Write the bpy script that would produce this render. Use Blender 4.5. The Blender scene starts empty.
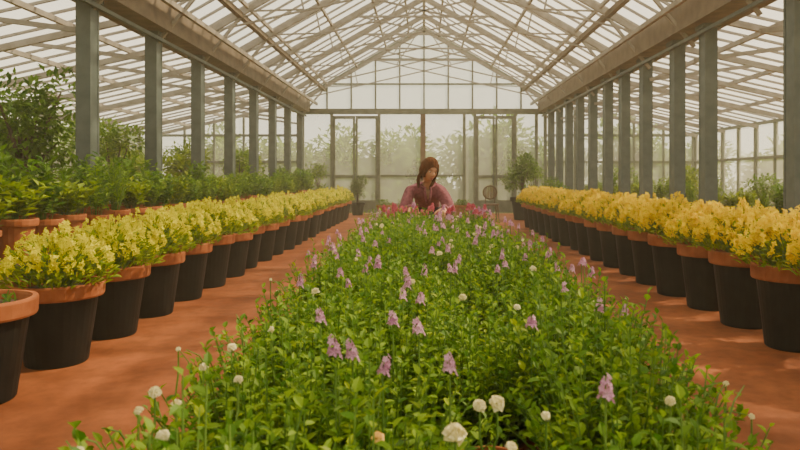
import bpy, bmesh, math, random
from mathutils import Vector, Matrix
random.seed(7)
R = random.random
def U(a, b): return a + (b - a) * random.random()
scene = bpy.context.scene
COL = scene.collection

# ------------------------------------------------------------------ materials
def _nt(name):
    m = bpy.data.materials.new(name); m.use_nodes = True
    nt = m.node_tree; nt.nodes.clear()
    out = nt.nodes.new('ShaderNodeOutputMaterial')
    return m, nt, out
def c4(c): return (c[0], c[1], c[2], 1)
def mat(name, a, b=None, rough=.6, scale=4, bump=0.0, metal=0, detail=6, stretch=None, spec=.5, patch=0):
    m, nt, out = _nt(name); N = nt.nodes; L = nt.links
    p = N.new('ShaderNodeBsdfPrincipled'); p.inputs['Roughness'].default_value = rough
    p.inputs['Metallic'].default_value = metal; p.inputs['Specular IOR Level'].default_value = spec
    b = b or a
    tc = N.new('ShaderNodeTexCoord'); mp = N.new('ShaderNodeMapping')
    if stretch: mp.inputs['Scale'].default_value = stretch
    L.new(tc.outputs['Object'], mp.inputs['Vector'])
    nz = N.new('ShaderNodeTexNoise'); nz.inputs['Scale'].default_value = scale; nz.inputs['Detail'].default_value = detail
    L.new(mp.outputs['Vector'], nz.inputs['Vector'])
    cr = N.new('ShaderNodeValToRGB')
    cr.color_ramp.elements[0].position = .32; cr.color_ramp.elements[0].color = c4(a)
    cr.color_ramp.elements[1].position = .68; cr.color_ramp.elements[1].color = c4(b)
    L.new(nz.outputs['Fac'], cr.inputs['Fac'])
    src = cr.outputs['Color']
    if patch:   # damp, trodden patches of two sizes
        for sc_, lo in ((.55, .6), (9, .75)):
            n2 = N.new('ShaderNodeTexNoise'); n2.inputs['Scale'].default_value = sc_; n2.inputs['Detail'].default_value = 8
            n2.inputs['Roughness'].default_value = .65
            L.new(mp.outputs['Vector'], n2.inputs['Vector'])
            mr = N.new('ShaderNodeMapRange'); mr.inputs['From Min'].default_value = .38; mr.inputs['From Max'].default_value = .6
            mr.inputs['To Min'].default_value = lo; mr.inputs['To Max'].default_value = 1.0
            L.new(n2.outputs['Fac'], mr.inputs['Value'])
            mx = N.new('ShaderNodeVectorMath'); mx.operation = 'SCALE'
            L.new(src, mx.inputs[0]); L.new(mr.outputs[0], mx.inputs['Scale']); src = mx.outputs[0]
    L.new(src, p.inputs['Base Color'])
    if bump:
        bp = N.new('ShaderNodeBump'); bp.inputs['Strength'].default_value = bump; bp.inputs['Distance'].default_value = .02
        L.new(nz.outputs['Fac'], bp.inputs['Height']); L.new(bp.outputs['Normal'], p.inputs['Normal'])
    L.new(p.outputs['BSDF'], out.inputs['Surface'])
    return m
def leafmat(name, a, b, trans=.4, rough=.5):
    m, nt, out = _nt(name); N = nt.nodes; L = nt.links
    g = N.new('ShaderNodeNewGeometry')
    cr = N.new('ShaderNodeValToRGB')
    cr.color_ramp.elements[0].color = c4(a); cr.color_ramp.elements[1].color = c4(b)
    L.new(g.outputs['Random Per Island'], cr.inputs['Fac'])
    p = N.new('ShaderNodeBsdfPrincipled'); p.inputs['Roughness'].default_value = rough
    p.inputs['Specular IOR Level'].default_value = .2
    t = N.new('ShaderNodeBsdfTranslucent')
    L.new(cr.outputs['Color'], p.inputs['Base Color']); L.new(cr.outputs['Color'], t.inputs['Color'])
    mx = N.new('ShaderNodeMixShader'); mx.inputs[0].default_value = trans
    L.new(p.outputs['BSDF'], mx.inputs[1]); L.new(t.outputs['BSDF'], mx.inputs[2])
    L.new(mx.outputs[0], out.inputs['Surface'])
    return m
def glassmat(name, fac_lo, fac_hi, tint=(.97, .98, .95), milk=(.95, .90, .78), scale=.6):
    m, nt, out = _nt(name); N = nt.nodes; L = nt.links
    tr = N.new('ShaderNodeBsdfTransparent'); tr.inputs['Color'].default_value = c4(tint)
    d = N.new('ShaderNodeBsdfDiffuse'); d.inputs['Color'].default_value = c4(milk)
    t = N.new('ShaderNodeBsdfTranslucent'); t.inputs['Color'].default_value = c4(milk)
    m1 = N.new('ShaderNodeMixShader'); m1.inputs[0].default_value = .8
    L.new(d.outputs[0], m1.inputs[1]); L.new(t.outputs[0], m1.inputs[2])
    tc = N.new('ShaderNodeTexCoord'); nz = N.new('ShaderNodeTexNoise'); nz.inputs['Scale'].default_value = scale
    nz.inputs['Detail'].default_value = 5
    L.new(tc.outputs['Object'], nz.inputs['Vector'])
    mr = N.new('ShaderNodeMapRange'); mr.inputs['From Min'].default_value = .3; mr.inputs['From Max'].default_value = .7
    mr.inputs['To Min'].default_value = fac_lo; mr.inputs['To Max'].default_value = fac_hi
    L.new(nz.outputs['Fac'], mr.inputs['Value'])
    m2 = N.new('ShaderNodeMixShader'); L.new(mr.outputs[0], m2.inputs[0])
    L.new(tr.outputs[0], m2.inputs[1]); L.new(m1.outputs[0], m2.inputs[2])
    L.new(m2.outputs[0], out.inputs['Surface'])
    return m

M = {}
M['floor'] = mat('red_earth', (.20, .054, .015), (.37, .115, .035), .8, 1.3, .5, detail=12, spec=.2, patch=1)
M['steel'] = mat('painted_steel', (.055, .08, .072), (.10, .13, .118), .5, 6)
M['rust'] = mat('gutter_brown', (.12, .09, .06), (.20, .155, .10), .7, 5, .2)
M['bar'] = mat('glazing_bar', (.24, .215, .175), (.36, .33, .28), .6, 6)
M['frame'] = mat('window_frame', (.10, .12, .08), (.17, .19, .14), .6, 5)
M['brown'] = mat('brown_post', (.10, .05, .02), (.17, .085, .04), .7, 5)
M['gl_roof'] = glassmat('roof_glass', .15, .4)
M['gl_wall'] = glassmat('misted_glass', .20, .38)
M['gl_gable'] = glassmat('whitewashed_glass', .5, .7, milk=(.92, .94, .90))
M['plinth'] = mat('concrete_plinth', (.20, .18, .13), (.30, .26, .21), .9, 8, .2)
M['terra'] = mat('terracotta', (.26, .075, .023), (.40, .14, .05), .8, 9, .15, spec=.2)
M['black'] = mat('dark_glaze', (.005, .005, .005), (.013, .012, .011), .55, 10, .05, spec=.2)
M['soil'] = mat('soil', (.03, .018, .010), (.08, .045, .025), .95, 30, .8)
M['wood'] = mat('bench_wood', (.09, .05, .025), (.17, .10, .055), .7, 6, .2, stretch=(1, .2, 1))
M['leafA'] = leafmat('leaf_bright', (.055, .16, .010), (.28, .42, .025), .42)
M['leafB'] = leafmat('leaf_mid', (.045, .13, .010), (.18, .32, .025), .42)
M['leafD'] = leafmat('leaf_dark', (.03, .08, .015), (.11, .20, .03), .35)
M['leafY'] = leafmat('leaf_yellowgreen', (.11, .21, .008), (.34, .43, .015))
M['stem'] = leafmat('green_stem', (.08, .17, .03), (.16, .27, .05), .1)
M['yelL'] = leafmat('lemon_petal', (.70, .64, .0), (.90, .84, .008), .4)
M['yelR'] = leafmat('golden_petal', (.80, .58, .0), (.92, .75, .0), .4)
M['pink'] = leafmat('mauve_petal', (.48, .20, .38), (.78, .46, .62), .3)
M['rose'] = leafmat('rose_petal', (.45, .06, .10), (.65, .16, .24), .3)
M['cream'] = leafmat('cream_petal', (.80, .72, .34), (.92, .88, .60), .3)
M['orange'] = leafmat('apricot_petal', (.8, .5, .12), (.9, .65, .2), .3)
M['trunk'] = mat('bark', (.06, .04, .025), (.13, .09, .06), .9, 14, .5)
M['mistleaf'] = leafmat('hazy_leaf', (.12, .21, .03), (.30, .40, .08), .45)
M['grass'] = mat('grass', (.16, .24, .05), (.28, .35, .09), .95, 3, .2)

# ------------------------------------------------------------------ mesh builder
class MB:
    def __init__(s): s.v = []; s.f = []; s.m = []; s.mats = []
    def mi(s, key):
        if key not in s.mats: s.mats.append(key)
        return s.mats.index(key)
    def add(s, vs, fs, key):
        o = len(s.v); k = s.mi(key)
        s.v.extend([tuple(x) for x in vs])
        for f in fs: s.f.append([i + o for i in f]); s.m.append(k)
    def box(s, lo, hi, key):
        x0, y0, z0 = lo; x1, y1, z1 = hi
        vs = [(x0,y0,z0),(x1,y0,z0),(x1,y1,z0),(x0,y1,z0),(x0,y0,z1),(x1,y0,z1),(x1,y1,z1),(x0,y1,z1)]
        s.add(vs, [(0,3,2,1),(4,5,6,7),(0,1,5,4),(1,2,6,5),(2,3,7,6),(3,0,4,7)], key)
    def beam(s, a, b, w, h, key):
        a = Vector(a); b = Vector(b); d = (b - a).normalized()
        up = Vector((0, 0, 1)) if abs(d.z) < .95 else Vector((0, 1, 0))
        sx = d.cross(up).normalized() * w / 2; sy = d.cross(sx).normalized() * h / 2
        vs = [p + i * sx + j * sy for p in (a, b) for i, j in ((-1,-1),(1,-1),(1,1),(-1,1))]
        s.add(vs, [(0,1,2,3),(7,6,5,4),(0,4,5,1),(1,5,6,2),(2,6,7,3),(3,7,4,0)], key)
    def lathe(s, prof, c, seg, keys):
        n = len(prof); vs = []
        for r, z in prof:
            for i in range(seg):
                a = 2 * math.pi * i / seg
                vs.append((c[0] + r * math.cos(a), c[1] + r * math.sin(a), c[2] + z))
        o = len(s.v); s.v.extend(vs)
        for j in range(n - 1):
            k = s.mi(keys[j] if isinstance(keys, (list, tuple)) else keys)
            for i in range(seg):
                i2 = (i + 1) % seg
                s.f.append([o + j*seg+i, o + j*seg+i2, o + (j+1)*seg+i2, o + (j+1)*seg+i]); s.m.append(k)
    def tube(s, pts, rad, seg, key, cap=True):
        pts = [Vector(p) for p in pts]; n = len(pts)
        if not isinstance(rad, (list, tuple)): rad = [rad] * n
        vs = []; prev = None
        for i, p in enumerate(pts):
            d = (pts[min(i+1, n-1)] - pts[max(i-1, 0)]).normalized()
            if prev is None:
                ref = Vector((0, 0, 1)) if abs(d.z) < .9 else Vector((1, 0, 0))
                sx = d.cross(ref).normalized()
            else:
                sx = (prev - d * prev.dot(d)).normalized()
            prev = sx; sy = d.cross(sx)
            for k in range(seg):
                a = 2 * math.pi * k / seg
                vs.append(p + (sx * math.cos(a) + sy * math.sin(a)) * rad[i])
        fs = []
        for j in range(n - 1):
            for k in range(seg):
                k2 = (k + 1) % seg
                fs.append((j*seg+k, j*seg+k2, (j+1)*seg+k2, (j+1)*seg+k))
        if cap:
            fs.append(tuple(range(seg))[::-1]); fs.append(tuple((n-1)*seg + k for k in range(seg)))
        s.add(vs, fs, key)
    def leaf(s, p, d, L, W, key, fold=.25, droop=.15, simple=False):
        d = d.normalized()
        up = Vector((U(-.35,.35), U(-.35,.35), 1))
        sd = d.cross(up)
        if sd.length < 1e-3: sd = Vector((1, 0, 0))
        sd.normalize(); n = sd.cross(d)
        tip = p + d * L - n * droop * L
        if simple:
            m = p + d * L * .45
            vs = [p, m + sd * W/2 + n*fold*W*.5, tip, m - sd * W/2 + n*fold*W*.5]
            s.add(vs, [(0, 1, 2), (0, 2, 3)], key); return
        m1 = p + d * L * .33; m2 = p + d * L * .68 - n * droop * L * .4
        f = n * fold * W
        vs = [p, m1, m1 + sd*W*.48 + f, m1 - sd*W*.48 + f, m2, m2 + sd*W*.40 + f*.8, m2 - sd*W*.40 + f*.8, tip]
        s.add(vs, [(0,1,2),(0,3,1),(1,4,5,2),(1,3,6,4),(4,7,5),(4,6,7)], key)
    def floret(s, c, n, r, key, k=5):
        n = n.normalized(); ref = Vector((0,0,1)) if abs(n.z) < .9 else Vector((1,0,0))
        a1 = n.cross(ref).normalized(); a2 = n.cross(a1); ph = R()*6.28
        vs = [c]; fs = []
        for i in range(k):
            a = ph + i * 6.283 / k; w = 2.7 / k
            for aa, rr, h in ((a-w, .72, .30), (a, 1.1, .18), (a+w, .72, .30)):
                vs.append(c + (a1*math.cos(aa) + a2*math.sin(aa)) * r * rr + n * r * h)
            b = 1 + i*3; fs.append((0, b, b+1, b+2))
        s.add(vs, fs, key)
    def mesh(s, name, smooth=False):
        me = bpy.data.meshes.new(name); me.from_pydata(s.v, [], s.f)
        for k in s.mats: me.materials.append(M[k])
        me.polygons.foreach_set('material_index', s.m)
        me.polygons.foreach_set('use_smooth', [smooth] * len(s.f))
        me.update(); return me
    def obj(s, name, parent=None, smooth=False, loc=(0,0,0)):
        o = bpy.data.objects.new(name, s.mesh(name, smooth)); COL.objects.link(o); o.location = loc
        if parent: o.parent = parent
        return o
def inst(me, name, loc, rz=0, sc=1, parent=None):
    o = bpy.data.objects.new(name, me); COL.objects.link(o); o.location = loc
    o.rotation_euler = (0, 0, rz); o.scale = (sc, sc, sc) if not isinstance(sc, tuple) else sc
    if parent: o.parent = parent
    return o
def empty(name, loc=(0,0,0)):
    e = bpy.data.objects.new(name, None); COL.objects.link(e); e.location = loc; e.empty_display_size = .2
    return e
def rdir(zlo=-.2, zhi=1):
    a = R() * 6.283; z = U(zlo, zhi); h = math.sqrt(max(0, 1 - z*z)); return Vector((h*math.cos(a), h*math.sin(a), z))

# ------------------------------------------------------------------ building shell
Y0, Y1 = -4.0, 22.0
GX, GZ = 4.13, 3.85      # eave line of the nave
OX, OZ = 9.2, 2.75       # outer side walls
RZ = 6.25                # ridge
b = MB(); b.box((-OX-.1, Y0-.2, -.15), (OX+.1, Y1+.2, 0), 'floor'); b.obj('floor')
b = MB(); b.box((-60, -30, -.4), (60, 80, -.16), 'grass'); b.obj('ground')

b = MB()
for s_ in (-1, 1):
    b.add([(s_*GX, Y0, GZ+.1), (s_*GX, Y1, GZ+.1), (0, Y1, RZ+.05), (0, Y0, RZ+.05)], [(0,1,2,3)], 'gl_roof')
    b.add([(s_*GX, Y0, GZ+.1), (s_*GX, Y1, GZ+.1), (s_*OX, Y1, OZ+.05), (s_*OX, Y0, OZ+.05)], [(0,1,2,3)], 'gl_roof')
b.obj('ceiling')
b = MB()
for s_ in (-1, 1):
    y = Y0
    while y <= Y1 + .01:
        b.beam((s_*GX, y, GZ+.05), (0, y, RZ), .035, .04, 'bar')
        b.beam((s_*GX, y, GZ+.05), (s_*OX, y, OZ), .035, .04, 'bar')
        y += .5
    for t in (.22, .46, .70, .88):
        x = s_*GX*(1-t); z = GZ + (RZ-GZ)*t - .05
        b.beam((x, Y0, z), (x, Y1, z), .05, .07, 'bar')
    for t in (.25, .5, .75):
        x = s_*(GX + (OX-GX)*t); z = GZ + (OZ-GZ)*t - .05
        b.beam((x, Y0, z), (x, Y1, z), .06, .08, 'bar')
b.beam((0, Y0, RZ-.08), (0, Y1, RZ-.08), .08, .18, 'bar')
b.obj('roof_glazing_bars')
t = MB()
for s_ in (-1, 1):
    t.beam((s_*4.05, 0, 3.8), (0, 0, 6.12), .06, .10, 'bar')
    t.beam((s_*4.0, 0, 3.85), (-s_*1.7, 0, 5.15), .035, .035, 'bar')
    t.beam((s_*3.2, 0, 4.25), (s_*2.2, 0, 4.28), .03, .03, 'bar')
    t.beam((s_*2.2, 0, 4.28), (s_*2.3, 0, 4.75), .03, .03, 'bar')
    t.beam((s_*.9, 0, 5.0), (s_*.3, 0, 5.9), .03, .03, 'bar')
    t.beam((s_*4.13, 0, 3.2), (s_*3.3, 0, 4.2), .05, .05, 'bar')
    t.beam((s_*4.13, 0, 3.7), (s_*9.1, 0, 2.6), .07, .1, 'bar')
    t.beam((s_*4.13, 0, 3.0), (s_*6.0, 0, 3.25), .05, .06, 'bar')
t.beam((-1.75, 0, 5.12), (1.75, 0, 5.12), .04, .05, 'bar')
tme = t.mesh('roof_truss')
ys_l = [7.98 + 1.95*i for i in range(-6, 8)]
for i, yy in enumerate(ys_l): inst(tme, 'roof_truss', (0, yy, 0))
for s_, nm in ((-1, 'left'), (1, 'right')):
    b = MB()
    x0, x1 = sorted((s_*3.85, s_*4.42))
    b.box((x0, Y0, 3.42), (x1, Y1, 3.50), 'rust')
    b.box((x0, Y0, 3.50), (x0+.05, Y1, 3.86), 'rust'); b.box((x1-.05, Y0, 3.50), (x1, Y1, 3.86), 'rust')
    b.box((s_*3.35-.05, Y0, 4.12), (s_*3.35+.05, Y1, 4.22), 'rust')
    b.box((s_*3.62-.03, Y0, 3.66), (s_*3.62+.03, Y1, 3.74), 'bar')
    b.beam((s_*4.0, Y0, 3.3), (s_*4.0, Y1, 3.3), .05, .05, 'steel')
    b.obj('gutter_' + nm)
c = MB()
c.box((-.09, -.11, 0), (.09, -.075, 3.42), 'steel'); c.box((-.09, .075, 0), (.09, .11, 3.42), 'steel')
c.box((-.03, -.075, 0), (.03, .075, 3.42), 'steel')
c.box((-.15, -.15, 0), (.15, .15, .02), 'steel'); c.box((-.13, -.14, 3.36), (.13, .14, 3.42), 'steel')
c.box((-.085,-.075,0),(-.06,.075,3.42),'steel'); c.box((.06,-.075,0),(.085,.075,3.42),'steel')
cme = c.mesh('steel_column')
for yy in ys_l:
    if yy > 7 and yy < 21.9: inst(cme, 'steel_column', (-4.13, yy, 0))
for yy in (-3, -1, 1, 3, 5.0):
    inst(cme, 'steel_column', (-4.13, yy, 0))
for yy in (-3, -.5, 2, 4.6, 7.2, 9.45, 10.6, 12.1, 13.4, 14.6, 15.9, 17.2, 18.5, 19.8, 21.1):
    inst(cme, 'steel_column', (4.13, yy, 0))

for s_, nm in ((-1, 'left'), (1, 'right')):
    b = MB()
    x = s_*OX
    b.box((x-.1, Y0, 0), (x+.1, Y1, .45), 'plinth')
    b.add([(x, Y0, .45), (x, Y1, .45), (x, Y1, OZ), (x, Y0, OZ)], [(0,1,2,3)], 'gl_wall')
    y = Y0; k = 0
    while y <= Y1 + .01:
        w = .05 if k % 2 == 0 else .03
        b.box((x-.05, y-w, .45), (x+.05, y+w, OZ), 'frame'); y += 1.0; k += 1
    for z in (.47, 1.75, OZ-.05): b.box((x-.045, Y0, z-.04), (x+.045, Y1, z+.04), 'frame')
    b.obj('wall_' + nm)
def roofz(x):
    x = abs(x)
    return RZ + (GZ - RZ) * x / GX if x <= GX else GZ + (OZ - GZ) * (x - GX) / (OX - GX)
b = MB(); Y = Y1
b.add([(-GX, Y, 3.5), (GX, Y, 3.5), (GX, Y, GZ), (0, Y, RZ), (-GX, Y, GZ)], [(0,1,2,3,4)], 'gl_gable')
for s_ in (-1, 1):
    b.add([(s_*GX, Y, .45), (s_*OX, Y, .45), (s_*OX, Y, OZ), (s_*GX, Y, GZ)], [(0,1,2,3)], 'gl_wall')
    b.box((min(s_*GX, s_*OX), Y-.1, 0), (max(s_*GX, s_*OX), Y+.1, .45), 'plinth')
    for x in (5.1, 6.1, 7.1, 8.1, 9.1):
        b.box((s_*x-.03, Y-.05, .45), (s_*x+.03, Y+.05, roofz(x)-.02), 'frame')
    b.box((min(s_*GX, s_*OX), Y-.04, 1.7), (max(s_*GX, s_*OX), Y+.04, 1.78), 'frame')
    b.box((min(s_*GX, s_*OX), Y-.04, 2.6), (max(s_*GX, s_*OX), Y+.04, 2.68), 'frame')
for i in range(-4, 5):
    x = i*.82
    b.box((x-.025, Y-.05, 3.5), (x+.025, Y+.03, roofz(x)), 'frame')
for z in (4.38, 5.22):
    hx = (RZ - z) / (RZ - GZ) * GX; hx = min(hx, GX)
    b.box((-hx, Y-.045, z-.025), (hx, Y+.03, z+.025), 'frame')
b.box((-4.13, Y-.09, 3.36), (4.13, Y+.06, 3.54), 'frame')
for s_ in (-1, 1): b.beam((s_*GX, Y-.05, GZ), (0, Y-.05, RZ), .12, .14, 'frame')
segs = [(-4.05, -3.08), (-1.56, -.03), (-.03, 1.39), (3.05, 4.05)]
for a, c_ in segs:
    b.add([(a, Y, .35), (c_, Y, .35), (c_, Y, 3.4), (a, Y, 3.4)], [(0,1,2,3)], 'gl_wall')
    b.box((a, Y-.09, 0), (c_, Y+.09, .35), 'plinth')
    b.box((a, Y-.03, 1.25), (c_, Y+.03, 1.31), 'frame')
b.box((-.12, Y-.1, 0), (.05, Y+.06, 3.36), 'brown')
for x in (-4.1, -3.12, -1.52, 1.36, 1.72, 3.08, 3.8, 4.1):
    b.box((x-.045, Y-.08, 0), (x+.045, Y+.06, 3.36), 'frame')
b.add([(1.39, Y, .35), (1.7, Y, .35), (1.7, Y, 3.4), (1.39, Y, 3.4)], [(0,1,2,3)], 'gl_wall')
b.box((1.39, Y-.09, 0), (1.72, Y+.09, .35), 'plinth')
b.obj('wall_back')
for k, (xa, xb) in enumerate(((-3.07, -1.57), (1.77, 3.03))):
    d = MB(); w = .07; yy = Y - .02; xm = (xa+xb)/2
    for p, q in ((xa, xm-.01), (xm+.01, xb)):
        d.box((p, yy-.03, .02), (p+w, yy+.03, 3.3), 'frame'); d.box((q-w, yy-.03, .02), (q, yy+.03, 3.3), 'frame')
        for z in (.02, 1.2, 3.2): d.box((p+w, yy-.028, z), (q-w, yy+.028, z+.1), 'frame')
        d.box((p+w, yy-.02, .12), (q-w, yy+.02, .45), 'frame')
        d.add([(p, yy, .4), (q, yy, .4), (q, yy, 3.25), (p, yy, 3.25)], [(0,1,2,3)], 'gl_wall')
    d.box((xm-.09, yy-.08, 1.05), (xm-.06, yy-.03, 1.3), 'steel')
    d.obj('door_%d' % (k+1))
b = MB(); Y = Y0
b.add([(-OX, Y, .45), (OX, Y, .45), (OX, Y, OZ), (GX, Y, GZ), (0, Y, RZ), (-GX, Y, GZ), (-OX, Y, OZ)], [tuple(range(7))], 'gl_wall')
b.box((-OX, Y-.1, 0), (OX, Y+.1, .45), 'plinth')
for i in range(-9, 10): b.box((i-.04, Y-.05, .45), (i+.04, Y+.05, roofz(i)), 'frame')
b.box((-OX, Y-.04, 2.5), (OX, Y+.04, 2.6), 'frame')
b.obj('wall_front')

# ------------------------------------------------------------------ pots & plants
def add_pot(b, H, Rr, body='black', rim='terra', c=(0,0,0), seg=32):
    rb = H * .17
    prof = [(0, 0), (Rr*.62, 0), (Rr*.65, .01), (Rr*.86, H-rb), (Rr*.97, H-rb-.004), (Rr*.99, H-rb+.008), (Rr, H-.012), (Rr*.985, H), (Rr*.90, H), (Rr*.88, H-.015), (Rr*.86, H-.05), (0, H-.035)]
    keys = [body, body, body, rim, rim, rim, rim, rim, rim, rim, 'soil']
    b.lathe(prof, c, seg, keys)
def yellow_pot(H, Rr, pet, leafk, nst, spread, hgt, leaves, fl_per, fr):
    b = MB(); add_pot(b, H, Rr)
    for i in range(leaves):
        a = R()*6.283; r = math.sqrt(R()) * spread
        z = H - .02 + hgt * (1 - (r/spread)**2*.75) * U(.0, .92)
        if r > Rr*.95: z = max(z, H - .03 + U(0, .06))
        d = Vector((math.cos(a), math.sin(a), U(-.1, 1.3)))
        b.leaf(Vector((r*math.cos(a), r*math.sin(a), z)), d + rdir()*.7, U(.05, .09), U(.02, .035), leafk, simple=(R() < .5))
    for i in range(nst):
        a = R()*6.283; q = math.sqrt(R()); r = q * spread * 1.0
        top = H + hgt * (1 - q*q*.62) * U(.82, 1.12)
        base = Vector((r*.3*math.cos(a), r*.3*math.sin(a), H - .03))
        tip = Vector((r*math.cos(a), r*math.sin(a), top))
        mid = (base + tip)/2 + Vector((0, 0, .03))
        b.tube([base, mid, tip], [.004, .003, .002], 3, 'stem', cap=False)
        for j in range(fl_per):
            t = j / max(1, fl_per-1)
            c = tip + Vector((U(-1,1), U(-1,1), 0)) * .028 * (1.1 - t) + Vector((0, 0, (t-.75) * .085))
            b.floret(c, rdir(-.1, 1), fr * U(.8, 1.2), pet, 4 if R() < .5 else 5)
    return b.mesh('yellow_pot_plant')
yl = [yellow_pot(.55, .30, 'yelL', 'leafY', 95, .36, .36, 700, 7, .020) for _ in range(4)]
yr = [yellow_pot(.60, .27, 'yelR', 'leafY', 145, .37, .36, 480, 8, .022) for _ in range(4)]
b = MB(); add_pot(b, .55, .30)
for i in range(60):
    a = R()*6.283; r = R()*.2
    b.leaf(Vector((r*math.cos(a), r*math.sin(a), .52)), rdir(.1, 1), U(.05, .1), U(.02, .03), 'leafB')
b.obj('potted_seedlings', loc=(-2.42, 3.5, 0), smooth=False)
y = 4.24
while y < 19.9:
    inst(random.choice(yl), 'potted_lemon_flowers', (-2.42 + U(-.03, .03), y, 0), R()*6.28, U(.95, 1.05)); y += .75
y = 3.92
while y < 16.3:
    inst(random.choice(yr), 'potted_golden_flowers', (2.62 + U(-.02, .02), y, 0), R()*6.28, U(.97, 1.03)); y += .70

def herb(H, Rr, h, n, lk, spiky, rimk='terra', wide=1.5, ls=1):
    b = MB(); add_pot(b, H, Rr, rimk, rimk, seg=20)
    for i in range(n):
        a = R()*6.283; r = R()*Rr*wide
        top = Vector((r*math.cos(a), r*math.sin(a), H + h*U(.5, 1.05)))
        base = Vector((r*.3*math.cos(a), r*.3*math.sin(a), H-.03))
        b.tube([base, (base+top)/2 + Vector((0,0,.02)), top], [.004,.003,.002], 3, 'stem', cap=False)
        k = 12
        for j in range(k):
            t = .25 + .75*j/(k-1); p = base.lerp(top, t)
            d = rdir(.1, .9) if not spiky else rdir(.3, 1)
            b.leaf(p, d, U(.05, .08)*(ls if not spiky else 1.15), .014 if spiky else U(.028, .045)*ls, lk, simple=True)
    return b.mesh('herb_pot')
herbs = [herb(.28, .15, .34, 26, 'leafA', False), herb(.28, .15, .44, 34, 'leafA', True), herb(.28, .15, .28, 26, 'leafY', False, ls=1.3),
         herb(.28, .15, .48, 24, 'leafB', False, ls=1.4), herb(.28, .15, .32, 28, 'leafY', False), herb(.28, .15, .50, 16, 'leafA', False, wide=1.6, ls=1.2)]
def bench(name, xa, xb, ya, yb, z, step=1.8):
    b = MB(); n = max(3, int((xb-xa)/.12))
    for i in range(n):
        w = (xb-xa)/n; b.box((xa+i*w+.006, ya, z-.03), (xa+(i+1)*w-.006, yb, z), 'wood')
    b.box((xa, ya, z-.1), (xa+.04, yb, z-.03), 'wood'); b.box((xb-.04, ya, z-.1), (xb, yb, z-.03), 'wood')
    y = ya
    while y <= yb - .05:
        for x in (xa, xb-.06): b.box((x, y, 0), (x+.06, y+.06, z-.03), 'wood')
        b.box((xa+.06, y+.01, z-.09), (xb-.06, y+.05, z-.03), 'wood')
        y += step
    for x in (xa, xb-.06): b.box((x, yb-.06, 0), (x+.06, yb, z-.03), 'wood')
    return b.obj(name)
bench('potting_bench', -3.95, -3.15, 3.4, 19.5, .55)
y = 3.6
while y < 19.3:
    for x in (-3.33, -3.70):
        inst(random.choice(herbs), 'potted_herb', (x + U(-.03,.02), y + U(-.03,.03), .552), R()*6.28, U(.85, 1.15) if x > -3.5 else U(.92, 1.2))
    y += .42
bench('potting_bench', 4.5, 5.2, 5, 20, .45)
y = 5.3
while y < 19.8:
    inst(random.choice(herbs), 'potted_herb', (4.85, y, .452), R()*6.28, U(.8, 1.15)); y += .5

def shrub(H, crown, trunk_h, n, lk, ls, potR=.25, potH=.4, potk='black', blobs=7, low=.15):
    b = MB()
    if potH: add_pot(b, potH, potR, potk, potk, seg=24)
    z0 = potH + trunk_h + crown*.8
    b.tube([(0,0,max(0,potH-.06)), (.02,.01,z0*.6+potH*.3), (0,0,z0)], [.028*H, .02*H, .01*H], 7, 'trunk')
    bl = []
    for i in range(blobs):
        a = i*6.283/blobs + U(-.4,.4); rr = crown*U(.15,.6)
        z = z0 + (H - z0)*U(-low, .8) - (.2*crown)
        c = Vector((rr*math.cos(a), rr*math.sin(a), min(z, H-crown*.4))); bl.append((c, crown*U(.4,.62)))
        b.tube([(0,0,z0*.75), c*.6+Vector((0,0,z0*.35)), c], [.012*H,.008*H,.004*H], 5, 'trunk')
    for i in range(n):
        c, r = random.choice(bl); d = rdir(-.8, 1)
        p = c + d * r * (U(.35, 1.08))
        if p.z < .06: continue
        b.leaf(p, d + rdir(-1, 1)*.8, ls*U(.7,1.3), ls*.5*U(.7,1.2), lk, simple=True)
    return b.mesh('shrub')
tall_tree = shrub(2.8, .66, .55, 1900, 'leafB', .12, blobs=14)
sh1 = shrub(1.5, .5, .1, 1300, 'leafB', .08)
sh2 = shrub(2.0, .55, .2, 1200, 'leafA', .10)
sh4 = shrub(1.8, .55, .2, 1000, 'leafY', .12)
sh3 = shrub(1.3, .42, .1, 1500, 'leafD', .06)
inst(tall_tree, 'potted_fig_tree', (-4.95, 8.1, 0), 1.0)
inst(tall_tree, 'potted_fig_tree', (-6.5, 9.9, 0), 2.5, .98)
inst(sh2, 'potted_shrub', (-5.7, 6.6, 0), 4.5, .95)
inst(sh4, 'potted_shrub', (-4.9, 6.2, 0), 4.5, .9)
for x, y, me, s in ((-5.6,11.7,sh2,1.1),(-5.0,13.6,sh4,1.1),(-5.7,15.5,sh2,1.0),(-4.95,17.4,sh2,1.0),(-5.4,19.6,sh4,1.1),(-7.0,13.5,sh2,1.25),(-7.6,16.5,sh4,1.2),(-7.6,11.2,sh2,1.1),
                    (-3.4,20.9,sh2,.85),(6.3,10,sh4,.8),(6.8,13,sh1,.9),(6.2,15.5,sh4,.85),(7.0,17.5,sh1,1),(6.0,19.8,sh2,.8),(6.6,7.5,sh1,.7)):
    inst(me, 'potted_shrub', (x, y, 0), R()*6.28, s)
inst(sh3, 'potted_boxwood', (-2.15, 21.0, 0), 0, 1)
b_big = shrub(1.95, .62, .0, 2300, 'leafB', .085, .34, .65)
inst(b_big, 'potted_laurel', (2.80, 18.6, 0), 0, 1)
inst(sh1, 'potted_shrub', (3.45, 17.3, 0), 1, .85)
inst(sh2, 'potted_shrub', (3.5, 20.7, 0), 1, .8)
s_ = MB()
for x, y in ((-.19,-.19),(.19,-.19),(-.17,.19),(.17,.19)):
    s_.tube([(x*1.1, y*1.1, 0), (x*.9, y*.9, .44)], [.016,.02], 8, 'wood')
s_.lathe([(0,.43),(.22,.43),(.235,.445),(.235,.465),(.22,.475),(0,.475)], (0,0,0), 24, 'wood')
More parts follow.
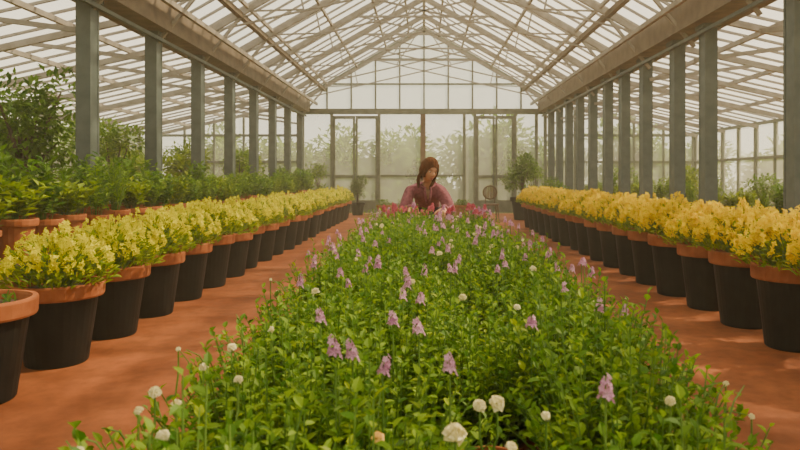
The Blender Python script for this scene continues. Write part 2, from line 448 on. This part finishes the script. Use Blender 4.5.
ring = [(.19*math.sin(i*6.283/24), .19 - .02*math.cos(i*6.283/24), .79 + .19*math.cos(i*6.283/24)) for i in range(25)]
s_.tube(ring, .024, 8, 'wood', cap=False)
for k in range(-4, 5):
    hgt = math.sqrt(max(0, .185**2 - (k*.042)**2))
    s_.tube([(k*.042, .19, .79-hgt), (k*.042, .19, .79+hgt)], .017, 6, 'brown')
for x in (-.13, .13): s_.tube([(x, .17, .45), (x, .20, .66)], .015, 8, 'wood')
s_.obj('round_back_chair', loc=(1.88, 18.3, 0))
for x, y in ((-1.2, 19.6), (-.55, 19.9), (1.15, 19.7)):
    s_ = MB(); add_pot(s_, .38, .25, 'terra', 'terra', seg=24)
    for i in range(160):
        a = R()*6.28; r = R()*.25
        s_.leaf(Vector((r*math.cos(a), r*math.sin(a), .36+R()*.16)), rdir(0,1), .08, .035, 'leafB', simple=True)
    s_.obj('terracotta_planter', loc=(x, y, 0))

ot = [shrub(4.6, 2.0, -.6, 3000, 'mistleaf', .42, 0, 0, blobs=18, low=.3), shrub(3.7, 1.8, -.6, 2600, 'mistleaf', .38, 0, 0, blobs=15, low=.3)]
for i in range(24):
    inst(random.choice(ot), 'garden_tree', (-19 + i*1.7 + U(-.4,.4), 26.5 + U(0, 5), -.16), R()*6.28, U(.7, 1.0))
for i in range(12):
    inst(random.choice(ot), 'garden_tree', (-13 - U(0,3), 0 + i*2.3, -.16), R()*6.28, U(.7, .95))
    inst(random.choice(ot), 'garden_tree', (14.5 + U(0,4), 0 + i*2.3, -.16), R()*6.28, U(.55, .75))

# ------------------------------------------------------------------ central bench + flower bed
BZ = .42
bench('display_bench', -.42, .60, .55, 5.84, BZ, 1.3)
bed = empty('flower_bed', (0, 0, 0))
def clump(rad, ns, topz, lk, k=15):
    b = MB(); H = .2
    add_pot(b, H, .13, 'terra', 'terra', seg=18)
    for i in range(ns):
        a = R()*6.283; q = math.sqrt(R()); r = q*rad
        tall = U(.80, 1.06) if R() < .88 else U(1.06, 1.15)
        top = Vector((r*math.cos(a), r*math.sin(a), topz * (1 - .34*q**3) * tall))
        base = Vector((r*.25*math.cos(a), r*.25*math.sin(a), H-.02))
        mid = base.lerp(top, .5) + Vector((math.cos(a), math.sin(a), .6)) * .025
        pts = [base, mid, top]
        b.tube(pts, [.0028, .0022, .0012], 3, 'stem', cap=False)
        ang = R()*6.28
        rr_ = R(); key = lk if rr_ < .66 else ('leafB' if rr_ < .88 else 'leafY')
        for j in range(k):
            t = .22 + .78 * j/(k-1)
            p = base.lerp(mid, t*2) if t < .5 else mid.lerp(top, t*2-1)
            ang += 2.4
            L = U(.020, .038) * (1.25 - .6*t)
            d = Vector((math.cos(ang), math.sin(ang), U(.05, .9) + (.9 if j > k-3 else 0)))
            b.leaf(p, d, L, L*U(.45, .70), key, fold=.25, droop=U(0,.25))
    return b.mesh('bed_clump')
cl = [clump(.245, 140, .475, 'leafA') for i in range(5)]
y = .72
while y < 5.8:
    near = max(0, 1 - (y-.72)/1.3)
    gap = y < 1.25
    for x in (-.31 + .04*near, -.10 - .01*near, .40 - .07*near):
        w_ = U(.93, 1.1)
        inst(random.choice(cl), 'bed_plant', (x + (U(-.03,.03) if not gap else 0), y + U(-.04,.04), BZ+.001), R()*6.28, (w_, w_, U(.88,1.08)), bed)
    if not gap and R() < .85:
        inst(random.choice(cl), 'bed_plant', (.15 + U(-.03,.03), y + U(-.04,.04), BZ+.001), R()*6.28, (U(.6,.85), U(.8,1), U(.80,.95)), bed)
    y += .26
pm = MB(); add_pot(pm, .30, .065, 'black', 'terra', seg=28)
for i in range(40):
    a = R()*6.28; r = R()*.045
    pm.leaf(Vector((r*math.cos(a), r*math.sin(a), .265+U(0,.03))), rdir(.1,1), .026, .014, 'leafB')
pm.obj('small_pot', parent=bed, loc=(.113, 1.10, BZ+.001))
def spike(b, p, h, w, key):
    b.tube([p - Vector((0,0,.16)), p - Vector((0,0,.05)), p + Vector((0,0,h))], [.002,.002,.001], 4, 'stem', cap=False)
    n = int(h/.0035); lx, ly = U(-.25,.25), U(-.25,.25)
    for i in range(n):
        t = i/n; a = i*2.4; r = w*(1 - t*.6)*.5
        d = Vector((math.cos(a), math.sin(a), .5))
        b.floret(p + Vector((lx*h*t,ly*h*t,h*t)) + d*r*.6, d, w*.42*(1.1-.5*t), key, 5)
def globe(b, p, r, key):
    b.tube([p - Vector((U(-.02,.02),U(-.02,.02),.12)), p - Vector((0,0,.05)), p], [.002,.002,.0015], 4, 'stem', cap=False)
    tl = Vector((U(-.5,.5), U(-.8,.1), 1)).normalized(); q = Vector((0,0,1)).rotation_difference(tl)
    n = 22
    for i in range(n):
        z = 1 - 1.3*(i+.5)/n; a = i*2.4; h = math.sqrt(max(0,1-z*z))
        d = q @ Vector((h*math.cos(a), h*math.sin(a), z*.7))
        b.floret(p + d*r*.5, d + tl*.6, r*U(.6,.9), key, 3)
pb = MB()
for x, y in ((-.066,1.39),(-.055,1.70),(-.214,1.86),(-.155,1.13),(-.126,1.15),(.043,1.07),(-.065,1.03),(.223,1.35),(.257,.92),(.42,1.56),(.46,1.5),
             (-.01,1.63),(.0,2.1),(-.05,1.9),(.51,2.24),(.54,2.1),(-.36,1.88),(-.23,1.45),(-.01,1.33),(.38,1.75),(-.2,2.2),(.3,2.5),(.1,2.7)):
    spike(pb, Vector((x, y, BZ+.462+U(-.01,.01))), U(.024,.038), U(.019,.025), 'pink')
for i in range(110):
    yy = U(2.0, 5.8); xx = U(-.5, .62)
    spike(pb, Vector((xx, yy, BZ+.458+U(-.02,.01))), U(.02,.045), U(.018,.028), 'pink')
for i in range(44):
    spike(pb, Vector((U(-.42,.55), U(5.3,5.85), BZ+.45+U(-.01,.06))), U(.03,.06), U(.03,.05), random.choice(('rose','rose','pink')))
pb.obj('pink_flower_spikes', parent=bed)
wb = MB()
for x, y, r in ((.04,.83,.0135),(.08,.93,.009),(.106,.94,.011),(-.41,.99,.009),(-.355,.93,.009),(-.40,.91,.006),(-.41,.77,.007),(-.36,.735,.007),
                (.163,.753,.008),(.106,.786,.007),(.167,.89,.006),(.36,.95,.007),(.075,.76,.006),(-.37,1.25,.008),(-.33,1.4,.007),(-.3,1.05,.007),(-.38,1.12,.007),(-.33,.82,.008)):
    globe(wb, Vector((x, y, BZ+.455)), r, 'cream')
globe(wb, Vector((-.057,.806,BZ+.458)), .008, 'orange')
for i in range(30):
    xx, yy = U(-.45,.55), U(1.5, 5.5); globe(wb, Vector((xx, yy, BZ+.462)), U(.008,.013), 'cream')
for i in range(20):
    sx = random.choice((-1, -1, 1)); y0 = U(.8, 2.4); near = max(0, 1 - (y0-.72)/1.3)
    p0 = Vector((-.46 + .04*near if sx < 0 else .55 - .10*near, y0, BZ+.33)); p1 = p0 + Vector((sx*U(.04,.08), U(-.08,.08), U(.04,.10)))
    wb.tube([p0, p0.lerp(p1,.6)+Vector((0,0,.02)), p1], [.002,.0015,.001], 4, 'stem', cap=False)
    for k in range(6):
        wb.leaf(p0.lerp(p1, k/6), rdir(0,1), .022, .012, 'leafY')
    if R() < .4: globe(wb, p1, .005, 'cream')
wb.obj('cream_flowers', parent=bed)

# ------------------------------------------------------------------ the gardener
M['cardi'] = mat('mauve_cardigan', (.17, .05, .07), (.27, .095, .12), .9, 40, .5, spec=.2)
M['shirt'] = mat('beige_shirt', (.30, .20, .13), (.42, .29, .20), .85, 20, .2)
M['trouser'] = mat('dark_trousers', (.03, .035, .06), (.05, .055, .085), .85, 30, .2)
M['skin'] = mat('skin', (.46, .21, .115), (.54, .27, .155), .6, 8, spec=.25)
M['hair'] = mat('brown_hair', (.055, .020, .008), (.12, .045, .017), .8, 18, .6, stretch=(6, 1, 1), spec=.08)
M['eyew'] = mat('eye_white', (.6, .58, .54)); M['iris'] = mat('iris', (.03, .02, .015), None, .2)
M['lip'] = mat('lips', (.36, .10, .08)); M['shoe'] = mat('boots', (.04, .025, .015), (.07, .045, .03), .6, 12)
woman = empty('woman_gardener', (0, 0, 0))
J = {'pel': ((.03,6.80,.88),(.17,.12)), 'sp': ((.03,6.70,.98),(.15,.12)), 'ch': ((.03,6.54,1.05),(.175,.125)), 'uc': ((.03,6.44,1.09),(.15,.09)),
     'nk': ((.035,6.39,1.155),(.05,.05)), 'hd': ((.04,6.34,1.21),(.045,.045))}
for s_, n in ((-1,'r'),(1,'l')):
    dz = -.012 if s_ > 0 else .008
    J['sh'+n] = ((.03+s_*.17,6.43,1.070+dz),(.075,.075)); J['el'+n] = ((.03+s_*.225,6.32,.87),(.058,.058))
    J['fa'+n] = ((.03+s_*.195,6.19,.885),(.046,.046)); J['wr'+n] = ((.03+s_*.155,6.08,.91),(.030,.030))
    J['hp'+n] = ((.03+s_*.095,6.81,.80),(.105,.105)); J['th'+n] = ((.03+s_*.105,6.76,.63),(.085,.085)); J['kn'+n] = ((.03+s_*.11,6.72,.47),(.062,.062))
    J['cf'+n] = ((.03+s_*.115,6.77,.33),(.058,.058)); J['an'+n] = ((.03+s_*.12,6.81,.10),(.042,.042))
E = [('pel','sp'),('sp','ch'),('ch','uc'),('uc','nk'),('nk','hd')]
for n in 'rl': E += [('uc','sh'+n),('sh'+n,'el'+n),('el'+n,'fa'+n),('fa'+n,'wr'+n),('pel','hp'+n),('hp'+n,'th'+n),('th'+n,'kn'+n),('kn'+n,'cf'+n),('cf'+n,'an'+n)]
keys = list(J); me = bpy.data.meshes.new('body_skel')
me.from_pydata([J[k][0] for k in keys], [(keys.index(a), keys.index(b_)) for a, b_ in E], [])
bo = bpy.data.objects.new('body_tmp', me); COL.objects.link(bo)
sk = bo.modifiers.new('skin', 'SKIN'); sk.use_smooth_shade = True; sk.branch_smoothing = .6
for i, k in enumerate(keys):
    sv = me.skin_vertices[0].data[i]; sv.radius = J[k][1]; sv.use_root = (k == 'pel')
ss = bo.modifiers.new('sub', 'SUBSURF'); ss.levels = 4; ss.render_levels = 4
dg = bpy.context.evaluated_depsgraph_get(); dg.update()
bm_ = bpy.data.meshes.new_from_object(bo.evaluated_get(dg)); bpy.data.objects.remove(bo)
bm_.name = 'body'; bm_.materials.clear()
for k in ('cardi', 'trouser', 'skin', 'shirt'): bm_.materials.append(M[k])
for p in bm_.polygons:
    c = p.center; p.use_smooth = True; mi = 0
    if c.y > 6.6 and c.z < .9: mi = 1
    if c.z < .8 and c.y > 6.5: mi = 1
    if c.z > 1.16 and c.y < 6.42 and abs(c.x-.035) < .07: mi = 2
    elif abs(c.x-.035) < .012 + .16*max(0, min(.25, c.z-.95)) and c.y < 6.45 and c.z > .95: mi = 3
    p.material_index = mi
body = bpy.data.objects.new('body', bm_); COL.objects.link(body); body.parent = woman
hm = MB(); W, D, Hh = .074, .094, .116
nu, nv = 64, 52; vs = []
def g(x, s): return math.exp(-(x/s)**2)
for j in range(nv+1):
    ph = math.pi*j/nv; z = math.cos(ph); rr = math.sin(ph)
    for i in range(nu):
        a = 2*math.pi*i/nu; x = rr*math.sin(a); y = -rr*math.cos(a)
        X = x*W; Yy = y*D; Z = z*Hh
        if z < 0: X *= 1 - .38*(-z)**1.6; Yy = Yy*(1-.15*(-z)**2) - .012*(-z)
        if y < 0:
            f = -y
            Yy -= .024*g(X,.011)*g(Z+.018,.018)*f + .009*g(X,.008)*g(Z-.004,.02)*f
            Yy += .010*(g(X-.030,.014)+g(X+.030,.014))*g(Z-.006,.011)*f
            Yy -= .005*g(Z-.028,.012)*g(X,.05)*f
            Yy -= .006*g(X,.02)*g(Z+.055,.009)*f
            Yy -= .007*g(X,.022)*g(Z+.092,.018)*f
            Yy -= .004*(g(X-.042,.018)+g(X+.042,.018))*g(Z+.022,.02)*f
        vs.append((X, Yy, Z))
fs = []
for j in range(nv):
    for i in range(nu):
        fs.append((j*nu+i, (j+1)*nu+i, (j+1)*nu+(i+1)%nu, j*nu+(i+1)%nu))
hm.add(vs, fs, 'skin')
def ell(b, c, r, key, nu=16, nv=10):
    v = []; f = []
    for j in range(nv+1):
        ph = math.pi*j/nv
        for i in range(nu):
            a = 2*math.pi*i/nu; v.append((c[0]+r[0]*math.sin(ph)*math.cos(a), c[1]+r[1]*math.sin(ph)*math.sin(a), c[2]+r[2]*math.cos(ph)))
    for j in range(nv):
        for i in range(nu): f.append((j*nu+i, (j+1)*nu+i, (j+1)*nu+(i+1)%nu, j*nu+(i+1)%nu))
    b.add(v, f, key)
for s_ in (-1, 1):
    ell(hm, (s_*.030, -.073, .006), (.013,.011,.007), 'eyew'); ell(hm, (s_*.030, -.0825, .005), (.005,.003,.005), 'iris')
    hm.tube([(s_*.016,-.090,.025),(s_*.030,-.091,.030),(s_*.045,-.080,.026)], [.002,.003,.0015], 6, 'hair')
    ell(hm, (s_*.076, .008, -.005), (.008,.017,.030), 'skin'); ell(hm, (s_*.081, .004, -.003), (.005,.009,.018), 'skin')
hm.tube([(-.022,-.088,-.053),(-.008,-.0975,-.051),(0,-.098,-.053),(.008,-.0975,-.051),(.022,-.088,-.053)], [.001,.004,.0035,.004,.001], 8, 'lip')
hm.tube([(-.019,-.088,-.058),(0,-.096,-.062),(.019,-.088,-.058)], [.001,.0045,.001], 8, 'lip')
head = hm.obj('head', woman, smooth=True)
# hair: one shell with an oval face opening, a low bun and two loose locks
hh = MB(); vs = []; fs = []
nu, nv = 160, 100
for j in range(nv+1):
    ph = math.pi*j/nv; z = math.cos(ph); rr = math.sin(ph)
    for i in range(nu):
        a = 2*math.pi*i/nu; x = rr*math.sin(a); y = -rr*math.cos(a)
        k = 1.11 + .010*math.sin(a*24) + .008*math.sin(a*9+z*5)
        wide = 1.10 if z > -.2 else 1.10 + .12*(-.2-z)
        X = x*W*k*wide; Yy = y*D*k + .002; Z = z*Hh*1.10+.002
        if y < 0 and z > .5: Z -= .005*g(X,.006)
        vs.append((X, Yy, Z))
def facearea(i, j):
    x, y, z = vs[j*nu + i % nu]
    if y < 0 and ((x/.063)**2 + ((z+.022)/.084)**2) < 1: return True
    return (z < -.060 and y < -.01) or z < -.105
for j in range(nv):
    for i in range(nu):
        if facearea(i, j) or facearea(i+1, j): continue
        fs.append((j*nu+i, (j+1)*nu+i, (j+1)*nu+(i+1)%nu, j*nu+(i+1)%nu))
hh.add(vs, fs, 'hair')
ell(hh, (0, .112, -.035), (.042,.036,.045), 'hair', 24, 14)
for s_ in (-1, 1):
    hh.tube([(s_*.078,-.030,.010),(s_*.084,-.012,-.03),(s_*.086,.0,-.08),(s_*.080,.0,-.125),(s_*.070,-.005,-.165),(s_*.064,-.01,-.195)], [.006,.014,.018,.018,.013,.004], 12, 'hair')
hair = hh.obj('hair', woman, smooth=True)
sol = hair.modifiers.new('thick', 'SOLIDIFY'); sol.thickness = .008; sol.offset = -1
HM = Matrix.Translation((.05, 6.27, 1.278)) @ Matrix.Rotation(math.radians(27), 4, 'Z') @ Matrix.Rotation(math.radians(21), 4, 'X') @ Matrix.Rotation(math.radians(8), 4, 'Y')
head.matrix_local = HM; hair.matrix_local = HM
nk = MB(); nk.tube([(.045,6.305,1.255),(.042,6.345,1.20),(.036,6.40,1.13),(.035,6.46,1.06)], [.045,.048,.054,.075], 20, 'skin')
nk.obj('neck', woman, smooth=True)
sc = MB(); ring = []
for i in range(21):
    a = math.radians(25) + math.radians(310)*i/20; ring.append((.038+.068*math.sin(a), 6.385-.060*math.cos(a), 1.135-.034*math.cos(a)))
sc.tube([(.050,6.36,.95),(.058,6.315,1.00),(.066,6.312,1.06)] + ring + [(.010,6.312,1.06),(.018,6.315,1.00),(.026,6.36,.95)], .012, 10, 'cardi')
sc.obj('cardigan_collar', woman, smooth=True)
for s_, n in ((-1,'right'),(1,'left')):
    hd = MB(); w = Vector((.03+s_*.155, 6.085, .910))
    f = Vector((-s_*.25, -.9, -.35)).normalized(); up = Vector((0, -.35, .93)); sd = f.cross(up).normalized() ; up = sd.cross(f)
    vs = []; secs = [(-.02,.024,.018),(.0,.026,.017),(.03,.036,.015),(.06,.041,.013),(.083,.039,.011),(.09,.030,.006)]
    for t, a, c_ in secs:
        for i in range(16):
            q = 2*math.pi*i/16; vs.append(w + f*t + sd*a*math.cos(q) + up*c_*math.sin(q))
    fs = [(j*16+i, j*16+(i+1)%16, (j+1)*16+(i+1)%16, (j+1)*16+i) for j in range(5) for i in range(16)]
    fs += [tuple(range(16))[::-1], tuple(80+i for i in range(16))]
    hd.add(vs, fs, 'skin')
    for k, (off, ln) in enumerate(((-.029,.068),(-.010,.078),(.010,.073),(.028,.058))):
        p = w + f*.075 + sd*off; d1 = (f + sd*off*3).normalized(); pts = [p]; bend = 0
        for q, fr in enumerate((.25,.42,.33)):
            bend += .28 + .06*k; pts.append(pts[-1] + (d1*math.cos(bend) - up*math.sin(bend))*ln*fr*1.1)
        hd.tube(pts + [pts[-1] + (pts[-1]-pts[-2]).normalized()*.004], [.0095,.009,.008,.0068,.003], 10, 'skin')
    ts = -s_ * (1 if sd.x*1 > 0 else -1)
    p = w + f*.02 + sd*ts*.022; td = (f*.7 + sd*ts*.75 - up*.25).normalized()
    hd.tube([p, p+td*.032, p+td*.055+f*.008-up*.004, p+td*.068+f*.02-up*.010, p+td*.07+f*.025-up*.012], [.013,.0115,.010,.008,.003], 10, 'skin')
    hd.tube([w - f*.035, w - f*.008], [.034,.031], 16, 'cardi')
    hd.obj('hand_' + n, woman, smooth=True)
    sh = MB(); cx = .03+s_*.12; vs = []
    for y_, wd, h in ((6.875,.018,.05),(6.86,.034,.085),(6.80,.040,.13),(6.74,.041,.10),(6.68,.046,.065),(6.61,.040,.050),(6.575,.018,.035)):
        for i in range(14):
            q = 2*math.pi*i/14; zz = math.sin(q)
            vs.append((cx + s_*(6.8-y_)*.12 + wd*math.cos(q), y_, h/2 + zz*h/2 if zz > -.55 else 0.0))
    fs = [(j*14+i, j*14+(i+1)%14, (j+1)*14+(i+1)%14, (j+1)*14+i) for j in range(6) for i in range(14)]
    fs += [tuple(range(14))[::-1], tuple(84+i for i in range(14))]
    sh.add(vs, fs, 'shoe'); sh.obj('boot_' + n, woman, smooth=True)

# ------------------------------------------------------------------ humid air inside the glasshouse
hz, nt, out = _nt('humid_air')
vsn = nt.nodes.new('ShaderNodeVolumeScatter'); vsn.inputs['Color'].default_value = (1, .88, .64, 1)
vsn.inputs['Density'].default_value = .009; vsn.inputs['Anisotropy'].default_value = .35
nt.links.new(vsn.outputs[0], out.inputs['Volume']); M['haze'] = hz
b = MB(); b.box((-9.0, -3.8, .02), (9.0, 21.7, 6.2), 'haze'); b.obj('humid_air')

# ------------------------------------------------------------------ light, world, camera
w = bpy.data.worlds.new('hazy_sky'); scene.world = w; w.use_nodes = True
nt = w.node_tree; nt.nodes.clear(); N = nt.nodes; L = nt.links
out = N.new('ShaderNodeOutputWorld'); bg = N.new('ShaderNodeBackground')
tc = N.new('ShaderNodeTexCoord'); sx = N.new('ShaderNodeSeparateXYZ'); cr = N.new('ShaderNodeValToRGB')
L.new(tc.outputs['Generated'], sx.inputs[0]); L.new(sx.outputs['Z'], cr.inputs['Fac'])
cr.color_ramp.elements[0].color = (1.0, .88, .62, 1); cr.color_ramp.elements[1].color = (1.0, .92, .78, 1)
cr.color_ramp.elements[1].position = .6
L.new(cr.outputs['Color'], bg.inputs['Color']); bg.inputs['Strength'].default_value = 1.8
L.new(bg.outputs[0], out.inputs['Surface'])
sun = bpy.data.lights.new('sun', 'SUN'); sun.energy = 9.0; sun.angle = math.radians(2.0); sun.color = (1, .76, .46)
so = bpy.data.objects.new('sun', sun); COL.objects.link(so)
so.rotation_euler = Vector((.60, .22, .74)).to_track_quat('Z', 'Y').to_euler()
so.location = (10, 10, 14)
cam = bpy.data.cameras.new('camera'); co = bpy.data.objects.new('camera', cam); COL.objects.link(co)
co.location = (0, 0, 1.2); co.rotation_euler = (math.radians(90), 0, 0)
cam.sensor_width = 36; cam.lens = 650/800*36; cam.shift_x = -24/800; cam.shift_y = -47/800
cam.clip_start = .05; cam.clip_end = 300
cam.dof.use_dof = True; cam.dof.focus_distance = 4.0; cam.dof.aperture_fstop = 9
scene.camera = co
